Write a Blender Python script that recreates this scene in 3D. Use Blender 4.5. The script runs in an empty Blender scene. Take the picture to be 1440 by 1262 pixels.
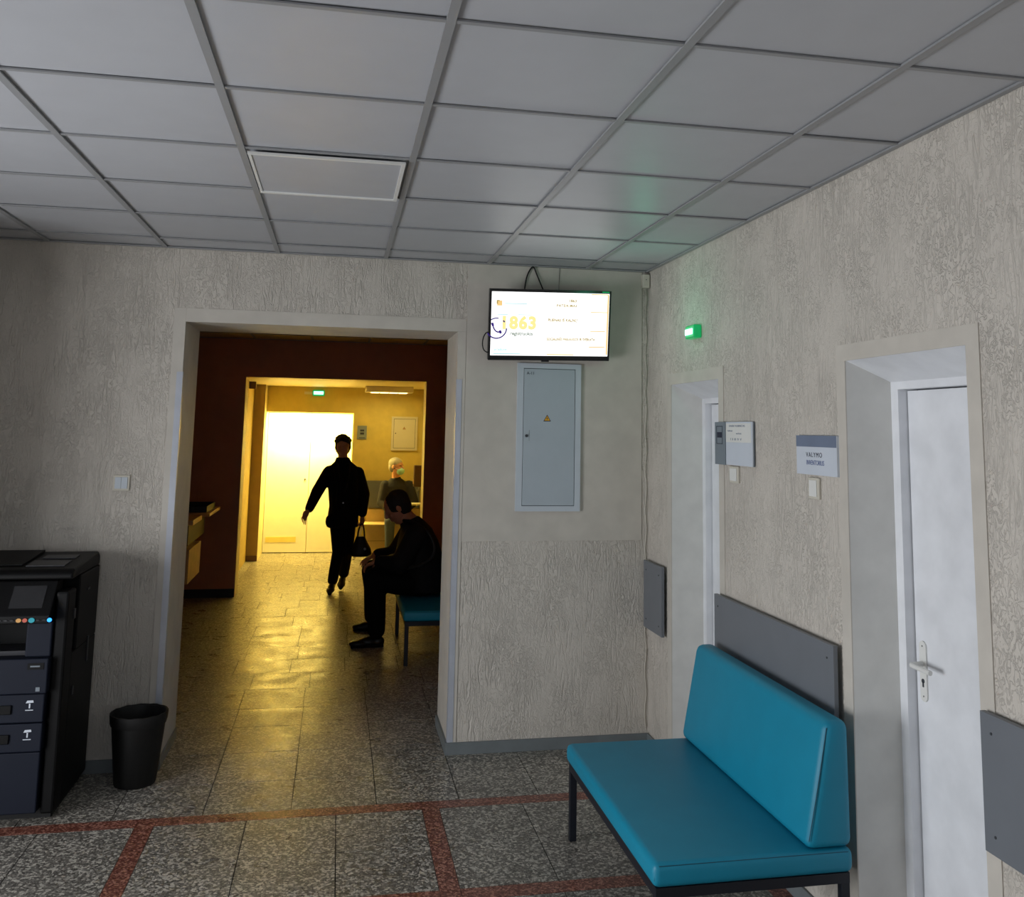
import bpy, bmesh, math, random
from mathutils import Vector, Matrix
random.seed(7)
R = math.radians
C = bpy.context.scene.collection

# ------------------------------------------------------------------ camera
W_, H_ = 1440, 1262
FPX, PX, PY = 1321.0157, 750.6863, 436.0392
CAM_Z = 1.7749
a_, b_, c_ = 0.2005, 0.1275, 0.0166
fwd = Vector((math.sin(a_)*math.cos(b_), math.cos(a_)*math.cos(b_), math.sin(b_)))
r0 = Vector((math.cos(a_), -math.sin(a_), 0)); u0 = r0.cross(fwd)
rt = r0*math.cos(c_)+u0*math.sin(c_); up = -r0*math.sin(c_)+u0*math.cos(c_)
cd = bpy.data.cameras.new('camera'); cam = bpy.data.objects.new('camera', cd); C.objects.link(cam)
cam.matrix_world = Matrix(((rt.x, up.x, -fwd.x, 0), (rt.y, up.y, -fwd.y, 0), (rt.z, up.z, -fwd.z, CAM_Z), (0, 0, 0, 1)))
cd.sensor_width = 36; cd.lens = FPX/W_*36
cd.shift_x = (W_/2-PX)/W_; cd.shift_y = (PY-H_/2)/W_
cd.clip_start = .05
bpy.context.scene.camera = cam
# ------------------------------------------------------------------ world, light, exposure
vs = bpy.context.scene.view_settings
vs.view_transform = 'Standard'; vs.look = 'None'; vs.gamma = 1; vs.use_curve_mapping = False; vs.exposure = 0
wd = bpy.data.worlds.new('world'); bpy.context.scene.world = wd; wd.use_nodes = True
wd.node_tree.nodes['Background'].inputs[0].default_value = (.75, .86, 1, 1)
wd.node_tree.nodes['Background'].inputs[1].default_value = 1.0

def area(name, loc, rot, sx, sy, power, color, spread=None):
    l = bpy.data.lights.new(name, 'AREA'); l.shape = 'RECTANGLE'; l.size = sx; l.size_y = sy
    l.energy = power; l.color = color
    if spread: l.spread = spread
    o = bpy.data.objects.new(name, l); C.objects.link(o); o.location = loc; o.rotation_euler = rot
    return o
# daylight through the left window; fill from a window added behind the camera
area('daylight_left', (-3.28, 2.3, .85), (R(82), 0, R(-90)), 2.2, 1.5, 134, (.95, .97, 1))
area('fill_front', (.0, -3.26, 1.2), (R(98), 0, 0), 2.6, 1.5, 9, (.93, .96, 1))
# warm light of the far corridor: its ceiling lamp and an unseen added one
area('corridor_lamp_light', (.62, 12.95, 2.235), (0, 0, 0), .6, .25, 6, (1, .80, .26))
area('unseen_doorway_light', (-.4, 13.68, 1.955), (R(26), 0, 0), 1.1, .12, 105, (1, .74, .18))  # unseen light added in the recess soffit to brighten the far door

# ------------------------------------------------------------------ helpers
def put(o, parent=None):
    C.objects.link(o)
    if parent: o.parent = parent
    return o
def thing(name, label, cat, loc=(0, 0, 0), group=None):
    o = bpy.data.objects.new(name, None); C.objects.link(o); o.location = loc
    o['label'] = label; o['category'] = cat
    if group: o['group'] = group
    o.empty_display_size = .05
    return o
def tag(o, label, cat, group=None):
    o['label'] = label; o['category'] = cat
    if group: o['group'] = group
    return o
def obj(name, bm, mats, parent=None, smooth=False, loc=None):
    """link bm as one mesh; vertices are given in world space, made relative to the parent's location"""
    me = bpy.data.meshes.new(name)
    bmesh.ops.recalc_face_normals(bm, faces=bm.faces)
    off = Vector((0, 0, 0))
    p = parent
    while p is not None: off += p.location; p = p.parent
    if loc is not None: off += Vector(loc)
    bmesh.ops.translate(bm, verts=bm.verts, vec=-off)
    if smooth:
        for f in bm.faces: f.smooth = True
        for e in bm.edges:
            if len(e.link_faces) == 2 and e.calc_face_angle(0) > R(38): e.smooth = False
    bm.to_mesh(me); bm.free()
    for m in (mats if isinstance(mats, (list, tuple)) else [mats]): me.materials.append(m)
    o = bpy.data.objects.new(name, me)
    if loc is not None: o.location = loc
    return put(o, parent)
def struct(name, bm, mats, parent=None, smooth=False):
    o = obj(name, bm, mats, parent, smooth)
    if parent is None: o['kind'] = 'structure'
    return o
def box(bm, x0, x1, y0, y1, z0, z1, mi=0, bev=0, seg=2):
    vs_ = [bm.verts.new((x, y, z)) for z in (z0, z1) for y in (y0, y1) for x in (x0, x1)]
    fs = []
    for q in ((0, 2, 3, 1), (4, 5, 7, 6), (0, 1, 5, 4), (2, 6, 7, 3), (0, 4, 6, 2), (1, 3, 7, 5)):
        f = bm.faces.new([vs_[i] for i in q]); f.material_index = mi; fs.append(f)
    if bev:
        es = {e for f in fs for e in f.edges}
        r = bmesh.ops.bevel(bm, geom=list(es), offset=bev, segments=seg, affect='EDGES', profile=.5)
        for f in r['faces']: f.material_index = mi
    return vs_
def B(*boxes, **k):
    bm = bmesh.new()
    for b in boxes: box(bm, *b, **k)
    return bm
def prism(bm, pts, axis, t0, t1, mi=0, bev=0, seg=3):
    """closed polygon pts (u,v) extruded along axis 'x','y','z'"""
    def P(u, v, t): return {'x': (t, u, v), 'y': (u, t, v), 'z': (u, v, t)}[axis]
    A = [bm.verts.new(P(u, v, t0)) for u, v in pts]; D = [bm.verts.new(P(u, v, t1)) for u, v in pts]
    fs = [bm.faces.new(A), bm.faces.new(D[::-1])]
    n = len(pts)
    for i in range(n): fs.append(bm.faces.new((A[i], A[(i+1) % n], D[(i+1) % n], D[i])))
    for f in fs: f.material_index = mi
    if bev:
        es = {e for f in fs for e in f.edges}
        bmesh.ops.bevel(bm, geom=list(es), offset=bev, segments=seg, affect='EDGES', profile=.5)
def tube(bm, pts, r, n=8, mi=0, closed=False):
    pts = [Vector(p) for p in pts]; m = len(pts); rings = []
    prev = None
    for i, p in enumerate(pts):
        if closed: d = pts[(i+1) % m]-pts[i-1]
        else: d = pts[min(i+1, m-1)]-pts[max(i-1, 0)]
        d.normalize()
        ref = prev if prev is not None else (Vector((0, 0, 1)) if abs(d.z) < .9 else Vector((1, 0, 0)))
        s = d.cross(ref)
        if s.length < 1e-4: s = d.cross(Vector((0, 1, 0)))
        s.normalize(); t = s.cross(d).normalized(); prev = t
        rr = r[i] if isinstance(r, (list, tuple)) else r
        rings.append([bm.verts.new(p+(s*math.cos(2*math.pi*k/n)+t*math.sin(2*math.pi*k/n))*rr) for k in range(n)])
    for i in range(m if closed else m-1):
        A, D = rings[i], rings[(i+1) % m]
        for k in range(n):
            f = bm.faces.new((A[k], A[(k+1) % n], D[(k+1) % n], D[k])); f.material_index = mi
    if not closed:
        for q in (rings[0][::-1], rings[-1]):
            f = bm.faces.new(q); f.material_index = mi
def smooth_path(pts, n=6):
    pts = [Vector(p) for p in pts]; out = []
    P = [pts[0]*2-pts[1]]+pts+[pts[-1]*2-pts[-2]]
    for i in range(1, len(P)-2):
        for k in range(n):
            t = k/n; p0, p1, p2, p3 = P[i-1:i+3]
            out.append(.5*((2*p1)+(p2-p0)*t+(2*p0-5*p1+4*p2-p3)*t*t+(3*p1-p0-3*p2+p3)*t**3))
    return out+[pts[-1]]
def lathe(bm, prof, c, n=32, mi=0):
    rings = [[bm.verts.new((c[0]+r*math.cos(2*math.pi*k/n), c[1]+r*math.sin(2*math.pi*k/n), z)) for k in range(n)] for r, z in prof]
    for A, D in zip(rings, rings[1:]):
        for k in range(n): f = bm.faces.new((A[k], A[(k+1) % n], D[(k+1) % n], D[k])); f.material_index = mi
    return rings
def cyl(bm, c, axis, r, h, n=20, mi=0):
    d = {'x': Vector((1, 0, 0)), 'y': Vector((0, 1, 0)), 'z': Vector((0, 0, 1))}[axis]*h/2
    tube(bm, [Vector(c)-d, Vector(c)+d], r, n, mi)

# ------------------------------------------------------------------ materials
def lin(c):
    return tuple(((x/255)/12.92 if x/255 <= .04045 else ((x/255+.055)/1.055)**2.4) for x in c)+(1,)
class N:
    def __init__(s, name):
        s.m = bpy.data.materials.new(name); s.m.use_nodes = True; s.t = s.m.node_tree
        s.b = s.t.nodes['Principled BSDF']
    def new(s, t, **k):
        n = s.t.nodes.new(t)
        for a, v in k.items(): setattr(n, a, v)
        return n
    def link(s, a, b): s.t.links.new(a, b)
    def coord(s, scale=(1, 1, 1)):
        g = s.new('ShaderNodeNewGeometry'); mp = s.new('ShaderNodeMapping'); mp.inputs['Scale'].default_value = scale
        s.link(g.outputs['Position'], mp.inputs['Vector']); return mp.outputs[0]
    def noise(s, v, scale, detail=3, rough=.5, dist=0):
        n = s.new('ShaderNodeTexNoise'); n.inputs['Scale'].default_value = scale; n.inputs['Detail'].default_value = detail
        n.inputs['Roughness'].default_value = rough; n.inputs['Distortion'].default_value = dist
        s.link(v, n.inputs['Vector']); return n.outputs[0]
    def ramp(s, v, stops):
        r = s.new('ShaderNodeValToRGB'); e = r.color_ramp.elements
        while len(e) < len(stops): e.new(.5)
        for q, (p, c) in zip(e, stops): q.position = p; q.color = c if len(c) == 4 else tuple(c)+(1,)
        s.link(v, r.inputs[0]); return r.outputs[0]
    def math(s, op, a, b=None):
        n = s.new('ShaderNodeMath', operation=op)
        for i, v in enumerate((a, b)):
            if v is None: continue
            if isinstance(v, (int, float)): n.inputs[i].default_value = v
            else: s.link(v, n.inputs[i])
        return n.outputs[0]
    def bump(s, h, strength, dist):
        n = s.new('ShaderNodeBump'); n.inputs['Strength'].default_value = strength; n.inputs['Distance'].default_value = dist
        s.link(h, n.inputs['Height']); s.link(n.outputs[0], s.b.inputs['Normal'])
def g3(v): return (v, v, v, 1)
def mat(name, col, rough=.5, metal=0, spec=.5, var=.06, bump=0, bscale=60, emit=None, es=0):
    n = N(name); n.b.inputs['Roughness'].default_value = rough; n.b.inputs['Metallic'].default_value = metal
    n.b.inputs['Specular IOR Level'].default_value = spec
    c = lin(col); v = n.coord()
    nz = n.noise(v, 9, 4)
    n.link(n.ramp(nz, [(.3, tuple(x*(1-var) for x in c[:3])), (.7, tuple(min(1, x*(1+var)) for x in c[:3]))]), n.b.inputs['Base Color'])
    if bump: n.bump(n.noise(v, bscale, 3), bump, .004)
    if emit:
        n.b.inputs['Emission Color'].default_value = lin(emit); n.b.inputs['Emission Strength'].default_value = es
    return n.m
def plaster(name, col, depth=.010, strength=.6, rough=.6):
    """dragged render: long vertical grooves and short worm-like ones"""
    n = N(name); n.b.inputs['Roughness'].default_value = rough; n.b.inputs['Specular IOR Level'].default_value = .35
    w1 = n.noise(n.coord((1, 1, .16)), 34, 3, .55, .5); w2 = n.noise(n.coord((1, 1, .7)), 42, 3, .5, 1.6)
    def groove(w, k): return n.math('POWER', n.math('SUBTRACT', 1, n.math('MINIMUM', n.math('MULTIPLY', n.math('ABSOLUTE', n.math('SUBTRACT', w, .47)), k), 1)), 1.3)
    g1, g2 = groove(w1, 17), groove(w2, 17)
    m1 = n.ramp(n.noise(n.coord((1, 1, .5)), 7, 3), [(.40, g3(.12)), (.66, g3(1))])
    m2 = n.ramp(n.noise(n.coord((1, 1, .8)), 5.3, 3), [(.40, g3(.2)), (.70, g3(1))])
    gr = n.math('MAXIMUM', n.math('MULTIPLY', g1, m1), n.math('MULTIPLY', g2, m2))
    h = n.math('SUBTRACT', n.math('MULTIPLY', n.noise(n.coord((1, 1, .6)), 24, 4), .55), gr)
    c = lin(col); big = n.noise(n.coord(), 2.2, 3)
    base = n.ramp(big, [(.3, tuple(x*.95 for x in c[:3])), (.7, tuple(x*1.04 for x in c[:3]))])
    mx = n.new('ShaderNodeMix', data_type='RGBA'); n.link(n.math('MULTIPLY', gr, .10), mx.inputs[0])
    n.link(base, mx.inputs[6]); mx.inputs[7].default_value = tuple(x*.35 for x in c[:3])+(1,)
    n.link(mx.outputs[2], n.b.inputs['Base Color'])
    n.bump(h, strength, depth)
    return n.m
def terrazzo(name, base, chips, scale=98, rough=.32):
    n = N(name)
    v = n.coord()
    vo = n.new('ShaderNodeTexVoronoi'); vo.inputs['Scale'].default_value = scale; n.link(v, vo.inputs['Vector'])
    vo2 = n.new('ShaderNodeTexVoronoi'); vo2.inputs['Scale'].default_value = scale*1.9; n.link(v, vo2.inputs['Vector'])
    sep = n.new('ShaderNodeSeparateColor'); n.link(vo.outputs['Color'], sep.inputs[0])
    sep2 = n.new('ShaderNodeSeparateColor'); n.link(vo2.outputs['Color'], sep2.inputs[0])
    c0, c1 = lin(base), lin(chips)
    dk = tuple(x*.5 for x in c0[:3])
    k1 = n.ramp(sep.outputs[0], [(.0, dk), (.45, c0), (.68, tuple(.72*x+.28*y for x, y in zip(c0[:3], c1[:3]))), (.84, c1)])
    k2 = n.ramp(sep2.outputs[0], [(.0, dk), (.5, c0), (.97, c1)])
    mx = n.new('ShaderNodeMix', data_type='RGBA'); mx.inputs[0].default_value = .3
    n.link(k1, mx.inputs[6]); n.link(k2, mx.inputs[7])
    stain = n.ramp(n.noise(n.coord((1, 1, 1)), 1.7, 4), [(.3, g3(.86)), (.7, g3(1.06))])
    ml = n.new('ShaderNodeMix', data_type='RGBA', blend_type='MULTIPLY'); ml.inputs[0].default_value = 1
    n.link(mx.outputs[2], ml.inputs[6]); n.link(stain, ml.inputs[7]); n.link(ml.outputs[2], n.b.inputs['Base Color'])
    rr = n.ramp(n.noise(v, 6, 4), [(.3, g3(rough-.07)), (.7, g3(rough+.1))]); n.link(rr, n.b.inputs['Roughness'])
    n.bump(n.math('ADD', n.noise(v, 14, 3), n.math('MULTIPLY', sep.outputs[0], .3)), .05, .003)
    n.b.inputs['Specular IOR Level'].default_value = .32
    return n.m

M = {}
M['plaster'] = plaster('rough plaster', (205, 198, 188))
M['plaster_smooth'] = mat('smooth painted plaster', (199, 193, 183), .6, bump=.15, bscale=25)
M['reveal'] = mat('painted reveal', (222, 221, 216), .5, bump=.08, bscale=20)
M['door'] = mat('white door paint', (232, 234, 238), .35, bump=.04, bscale=12)
M['ceil'] = mat('ceiling tile', (180, 182, 187), .42, var=.02, bump=.05, bscale=200)
M['bar'] = mat('ceiling bar', (146, 147, 149), .4, var=.02)
M['grey_trim'] = mat('grey painted skirting', (112, 118, 120), .5, var=.08)
M['guard'] = mat('aluminium corner guard', (190, 194, 204), .38, metal=.3)
M['board'] = mat('grey laminate board', (112, 116, 122), .45, var=.03)
M['board_edge'] = mat('board edge', (90, 88, 86), .6)
M['floor'] = terrazzo('grey terrazzo', (102, 98, 92), (212, 206, 194))
M['redfloor'] = terrazzo('red terrazzo', (110, 58, 48), (196, 140, 120), 120)
M['grout'] = mat('dark joint', (38, 34, 30), .8)
M['teal'] = mat('teal leatherette', (6, 132, 162), .5, var=.03, bump=.06, bscale=350)
M['black_metal'] = mat('black powder coated steel', (20, 24, 34), .4)
M['seam'] = mat('seam thread', (10, 70, 88), .6)
M['brown'] = mat('dark brown paint', (176, 116, 82), .6, bump=.1, bscale=20)
M['black'] = mat('matt black', (14, 13, 13), .6)
M['yellow'] = mat('yellow painted wall', (206, 186, 104), .6, bump=.1, bscale=20)
M['yellow_plaster'] = plaster('yellow rough plaster', (206, 182, 110))
M['cream'] = mat('cream corridor trim', (226, 212, 168), .5)
M['tan'] = mat('tan corridor panel', (160, 136, 88), .6)
M['lightdoor'] = mat('pale far door', (240, 238, 230), .4, var=.02)
M['wood'] = mat('birch wood', (206, 160, 100), .5, var=.12)
M['wood_pale'] = mat('pale birch wood', (204, 180, 132), .5, var=.08)
M['white_plastic'] = mat('white plastic', (226, 226, 222), .35, var=.02)
M['cream_plastic'] = mat('cream plastic', (205, 200, 186), .4, var=.02)
M['panel'] = mat('pale grey steel', (196, 204, 212), .4, var=.02)
M['panel_door'] = mat('grey steel door', (176, 186, 194), .4, var=.02)
M['gap'] = mat('dark gap', (58, 62, 66), .7)
M['tv'] = mat('tv black', (10, 10, 16), .25)
M['ink'] = mat('dark ink', (36, 40, 60), .6)
M['blueink'] = mat('blue ink', (58, 80, 140), .6)
M['slate'] = mat('slate blue card', (112, 124, 146), .5)
M['sign_white'] = mat('white sign card', (205, 212, 222), .45, var=.02)
M['sign_grey'] = mat('grey sign panel', (122, 132, 140), .45, var=.02)
M['signal_yellow'] = mat('signal yellow', (232, 170, 30), .5, var=.02)
M['copier_dark'] = mat('copier charcoal', (6, 6, 7), .5, var=.03, spec=.2)
M['copier_mid'] = mat('copier side charcoal', (7, 7, 8), .55, var=.03, spec=.2)
M['copier_blue'] = mat('copier slate front', (16, 22, 37), .6, var=.03, spec=.25)
M['copier_grey'] = mat('copier grey plastic', (36, 36, 42), .4)
M['bin'] = mat('black bin plastic', (9, 9, 9), .5)
M['skin'] = mat('skin', (206, 150, 120), .5)
M['skin2'] = mat('tanned skin', (190, 128, 100), .5)
M['hair_dark'] = mat('dark brown hair', (36, 20, 14), .6, bump=.6, bscale=120)
M['hair_grey'] = mat('grey hair', (168, 164, 152), .6, bump=.6, bscale=140)
M['hair_black'] = mat('cropped black hair', (16, 12, 11), .7, bump=.6, bscale=160)
M['coat'] = mat('black coat cloth', (14, 13, 15), .85, bump=.3, bscale=90, spec=.2)
M['trousers'] = mat('black trousers cloth', (10, 9, 10), .85, spec=.2)
M['jacket'] = mat('dark grey jacket', (25, 24, 26), .75, bump=.3, bscale=60, spec=.2)
M['sweater'] = mat('grey sweater', (34, 34, 44), .9, bump=.4, bscale=120)
M['jeans'] = mat('faded jeans', (62, 72, 96), .9, bump=.3, bscale=150)
M['shoe'] = mat('black shoe leather', (10, 10, 10), .4)
M['sole'] = mat('white rubber sole', (190, 188, 180), .6)
M['mask'] = mat('pale green mask', (176, 226, 208), .7)
M['bag'] = mat('black handbag leather', (10, 10, 11), .5, bump=.3, bscale=50)
M['steel'] = mat('steel', (150, 150, 152), .35, metal=.9)
M['brown_plastic'] = mat('brown tinted plastic', (92, 62, 46), .35)
def emis(name, col, s):
    return mat(name, (0, 0, 0), .5, emit=col, es=s)
M['screen'] = emis('lit tv screen', (255, 255, 255), 1.6)
M['scr_yellow'] = emis('screen yellow', (255, 243, 160), 1.0)
M['scr_pale'] = emis('screen pale cyan', (200, 238, 242), .95)
M['scr_orange'] = emis('screen orange', (255, 214, 140), .95)
M['scr_text'] = emis('screen brown text', (196, 172, 96), .8)
M['scr_grey'] = emis('screen grey text', (150, 165, 150), .8)
M['scr_indigo'] = emis('screen indigo', (48, 22, 120), 1.0)
M['green'] = emis('green exit lamp', (60, 255, 170), 5)
M['green_core'] = emis('green exit lamp core', (150, 255, 220), 6)
M['green_case'] = mat('green lamp case', (20, 150, 90), .3, emit=(0, 170, 90), es=.55)
M['led_blue'] = emis('blue led', (40, 150, 255), 2.2)
M['led_cyan'] = emis('cyan button', (40, 190, 210), .55)
M['led_red'] = emis('red button', (230, 110, 90), .55)
M['led_orange'] = emis('orange button', (240, 180, 100), .6)
M['louvre'] = emis('lit lamp louvre', (255, 225, 150), 3.5)
M['lamp_case'] = mat('lamp housing', (226, 216, 190), .5)

# ------------------------------------------------------------------ main dimensions (metres, camera over the origin)
YB, YB2 = 5.406, 5.936           # back wall front / rear face
XW, XW2 = 1.81, 1.99             # right wall face / door frame face
XL, XR, ZT = -.849, .652, 2.336  # archway
ZC, ZH = 2.741, 2.70             # ceilings
LX, FY_ = -3.0, -3.0             # left wall, front wall
BY = 10.5                        # brown wall
OX0, OX1, OZ = -1.0, .93, 2.293  # its opening
FW, FD = 13.6, 14.0              # far wall face and far door
SX = 1.17                        # far corridor right wall

# ------------------------------------------------------------------ floor
def floor_tiles():
    bm = bmesh.new(); g = .0022
    def tile(x0, x1, y0, y1, mi):
        if x1-x0 < .02 or y1-y0 < .02: return
        gx = g if mi == 0 else .0006
        c = [(x0+gx, y0+gx), (x1-gx, y0+gx), (x1-gx, y1-gx), (x0+gx, y1-gx)]
        j = .0012 if mi == 0 else .0004
        t = [bm.verts.new((x, y, random.uniform(-j, 0))) for x, y in c]
        d = [bm.verts.new((x, y, -.012)) for x, y in c]
        f = bm.faces.new(t); f.material_index = mi
        for i in range(4):
            f = bm.faces.new((t[i], d[i], d[(i+1) % 4], t[(i+1) % 4])); f.material_index = mi
    # strips pattern in front of the archway
    ys = [4.77]; y = 4.77
    rows = []
    while y > FY_:
        rows.append((y-.09, y, 1)); y -= .09
        for k in range(2): rows.append((y-.3975, y, 0)); y -= .3975
    xs = []; x = .455-1.27*4
    while x < 2.3:
        xs.append((x, x+.08, 1)); x += .08
        for k in range(3): xs.append((x, x+.39667, 0)); x += .39667
    for (y0, y1, ry) in rows:
        for (x0, x1, rx) in xs:
            x0c, x1c = max(x0, LX), min(x1, 2.2)
            tile(x0c, x1c, y0, y1, 1 if (rx or ry) else 0)
    # plain tiles beyond
    yy = [4.77, 5.16, 5.60, 6.06, 6.43, 6.88]
    while yy[-1] < 14.1: yy.append(yy[-1]+.42)
    for i, (y0, y1) in enumerate(zip(yy, yy[1:])):
        off = random.uniform(-.015, .015) if y0 < 7 else random.choice([0, .2, .1, -.12])+random.uniform(-.02, .02)
        x = -.142-.395*12+off
        while x < 2.3:
            tile(max(x, LX), min(x+.395, 2.2), y0, y1, 0); x += .395
    box(bm, LX-.3, 2.4, FY_-.3, 14.3, -.1, -.006, 2)
    return bm
struct('floor', floor_tiles(), [M['floor'], M['redfloor'], M['grout']])

# ------------------------------------------------------------------ ceilings
def ceiling(name, x0, x1, y0, y1, z, gx, gy, hole=None, mt=None, mb=None):
    bm = bmesh.new()
    i0 = math.floor((x0-gx)/.6); j0 = math.floor((y0-gy)/.6)
    xs = [gx+.6*i for i in range(i0, i0+30) if x0 < gx+.6*i < x1]; ys = [gy+.6*j for j in range(j0, j0+40) if y0 < gy+.6*j < y1]
    X = [x0]+xs+[x1]; Y = [y0]+ys+[y1]
    for a, b in zip(X, X[1:]):
        for c, d in zip(Y, Y[1:]):
            if hole and a-.01 < hole[0] < b and c-.01 < hole[1] < d: continue
            dz = random.uniform(0, .002)
            q = [bm.verts.new((px, py, z+.007+dz+random.uniform(0, .0015))) for px, py in ((a, c), (b, c), (b, d), (a, d))]
            bm.faces.new(q)
    box(bm, x0-.1, x1+.1, y0-.1, y1+.1, z+.08, z+.2)
    o = struct(name, bm, [mt or M['ceil']])
    bm = bmesh.new()
    for x in xs: box(bm, x-.012, x+.012, y0, y1, z, z+.006)
    for y in ys:
        for a, b in zip(X, X[1:]): box(bm, a+.0125, b-.0125, y-.0085, y+.0085, z+.0015, z+.0065)
    box(bm, x1-.02, x1, y0, y1, z-.001, z+.006); box(bm, x0, x1, y1-.02, y1, z-.001, z+.0055)
    obj('grid_bars', bm, mb or M['bar'], o)
    return o
GX, GY = -1.5787, 2.1427
ceiling('ceiling', LX, XW-.003, FY_, YB-.003, ZC, GX, GY)
M['ceil_warm'] = mat('hall ceiling tile', (214, 190, 150), .6)
ceiling('ceiling.001', -2.6, 1.25, YB2, BY, ZH, -1.52, 6.3, mt=M['ceil_warm'])
struct('ceiling.002', B((-1.3, 1.4, BY+.3, 14.2, 2.33, 2.45)), M['cream'])

# LED panel tile, slightly ajar in the grid
t = thing('ceiling_light_panel', 'square flat panel light, unlit, sitting slightly loose in the ceiling grid', 'ceiling light', (-.08, 3.643, ZC))
px0, px1, py0, py1 = GX+1.2+.02, GX+1.8-.024, GY+1.2+.016, GY+1.8-.006
zz = ZC-.004
obj('frame', B((px0, px1, py0, py0+.016, zz-.009, zz), (px0, px1, py1-.016, py1, zz-.009, zz), (px0, px0+.01, py0+.016, py1-.016, zz-.006, zz), (px1-.014, px1, py0+.016, py1-.016, zz-.009, zz)), M['white_plastic'], t)
obj('diffuser', B((px0+.010, px1-.014, py0+.016, py1-.016, zz-.003, zz+.0005)), M['ceil'], t)

# ------------------------------------------------------------------ main room walls
top = ZC+.1
bm = B((LX-.3, XL, YB, YB2, 0, top), (XL, XR, YB, YB2, ZT, top), (XR, XW2+.3, YB, YB2, 0, top))
for f in bm.faces:
    c = f.calc_center_median(); f.normal_update()
    if abs(f.normal.x) > .9 and abs(c.x) < 1 or f.normal.z < -.9 and c.z > 2: f.material_index = 1
struct('wall_back', bm, [M['plaster'], M['plaster_smooth']])
D1 = (4.329, 5.002, 2.040); D2 = (2.461, 3.145, 2.047)
bm = B((XW, XW2+.3, FY_-.3, D2[0], 0, top), (XW, XW2, D2[0], D2[1], D2[2], top), (XW, XW2+.3, D2[1], D1[0], 0, top),
       (XW, XW2, D1[0], D1[1], D1[2], top), (XW, XW2+.3, D1[1], YB, 0, top))
for f in bm.faces:
    f.normal_update(); c = f.calc_center_median()
    if abs(f.normal.y) > .9 and c.x < 2.2 or f.normal.z < -.9 and c.z > 1: f.material_index = 1
struct('wall_right', bm, [M['plaster'], M['reveal']])
# left wall with window, front wall with a window added for fill light
w0, w1, s0, s1 = 1.2, 3.4, .1, 1.95
struct('wall_left', B((LX-.2, LX, FY_-.3, w0, 0, top), (LX-.2, LX, w1, YB, 0, top), (LX-.2, LX, w0, w1, 0, s0), (LX-.2, LX, w0, w1, s1, top)), M['plaster'])
bm = B((LX-.12, LX-.06, w0, w0+.06, s0, s1), (LX-.12, LX-.06, w1-.06, w1, s0, s1), (LX-.12, LX-.06, w0+.06, w1-.06, s0, s0+.06), (LX-.12, LX-.06, w0+.06, w1-.06, s1-.06, s1), (LX-.12, LX-.06, 2.27, 2.33, s0+.06, s1-.06))
struct('wall_shade_stub', B((-2.2, -2.0, 4.3, YB-.0005, 0, ZC-.002)), M['plaster'])  # unseen wall stub added to shade the back wall above the copier
struct('window_1', bm, M['white_plastic'])
v0, v1 = -1.3, 1.3
struct('wall_front', B((LX-.2, v0, FY_-.2, FY_, 0, top), (v1, XW, FY_-.2, FY_, 0, top), (v0, v1, FY_-.2, FY_, 0, .75), (v0, v1, FY_-.2, FY_, 2.4, top)), M['plaster'])
bm = B((v0, v0+.06, FY_-.12, FY_-.06, .75, 2.4), (v1-.06, v1, FY_-.12, FY_-.06, .75, 2.4), (v0+.06, v1-.06, FY_-.12, FY_-.06, .75, .81), (v0+.06, v1-.06, FY_-.12, FY_-.06, 2.34, 2.4), (-.03, .03, FY_-.12, FY_-.06, .81, 2.34))
struct('window_fill', bm, M['white_plastic'])  # frame of the unseen window added to carry the fill

# smooth plaster areas around the archway and right of it
bm = bmesh.new(); e = .004
box(bm, XL-.062, XL-.0005, YB-e, YB, 0, ZT+.075)
box(bm, XL, XR+.048, YB-e, YB, ZT+.0005, ZT+.075)
box(bm, XR+.0005, XR+.048, YB-e, YB, 0, ZT)
struct('trim_1', bm, M['plaster_smooth'])
struct('trim_2', B((XR+.05, XW-.045, YB-.005, YB-.0005, 1.145, ZC-.002)), M['plaster_smooth'])
# door surrounds on right wall
bm = bmesh.new()
for (a, b, z) in (D1, D2):
    w = .06
    box(bm, XW-.004, XW-.0002, a-w, a, 0, z+w); box(bm, XW-.004, XW-.0002, b, b+w, 0, z+w); box(bm, XW-.004, XW-.0002, a, b, z, z+w)
struct('trim_3', bm, M['plaster_smooth'])
# skirtings
struct('baseboard_back', B((XR, XW-.001, YB-.012, YB-.0045, 0, .064), (XR-.012, XR-.0005, YB-.012, YB2, 0, .064), (-1.999, XL-.063, YB-.012, YB-.0005, 0, .064), (XL+.0005, XL+.010, YB-.004, YB2, 0, .055)), M['grey_trim'])
struct('baseboard_right', B((XW-.012, XW-.0045, D1[1]+.0, YB-.013, 0, .064), (XW-.012, XW-.0045, D2[1], D1[0], 0, .064), (XW-.012, XW-.0045, FY_, D2[0], 0, .064)), M['grey_trim'])
# aluminium corner guards
def guard(x, s, label):
    bm = bmesh.new()
    box(bm, x-.001 if s > 0 else x-.03, x+.03 if s > 0 else x+.001, YB-.0065, YB-.0043, .065, 2.06)
    box(bm, x-.003 if s > 0 else x+.0006, x-.0006 if s > 0 else x+.003, YB-.0065, YB+.028, .065, 2.06)
    tag(obj('corner_guard', bm, M['guard'], loc=(x, YB, .065)), label, 'corner guard')
guard(XL, -1, 'pale metal corner guard on the left edge of the archway, above the black bin')
guard(XR, 1, 'pale metal corner guard on the right edge of the archway')

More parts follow.
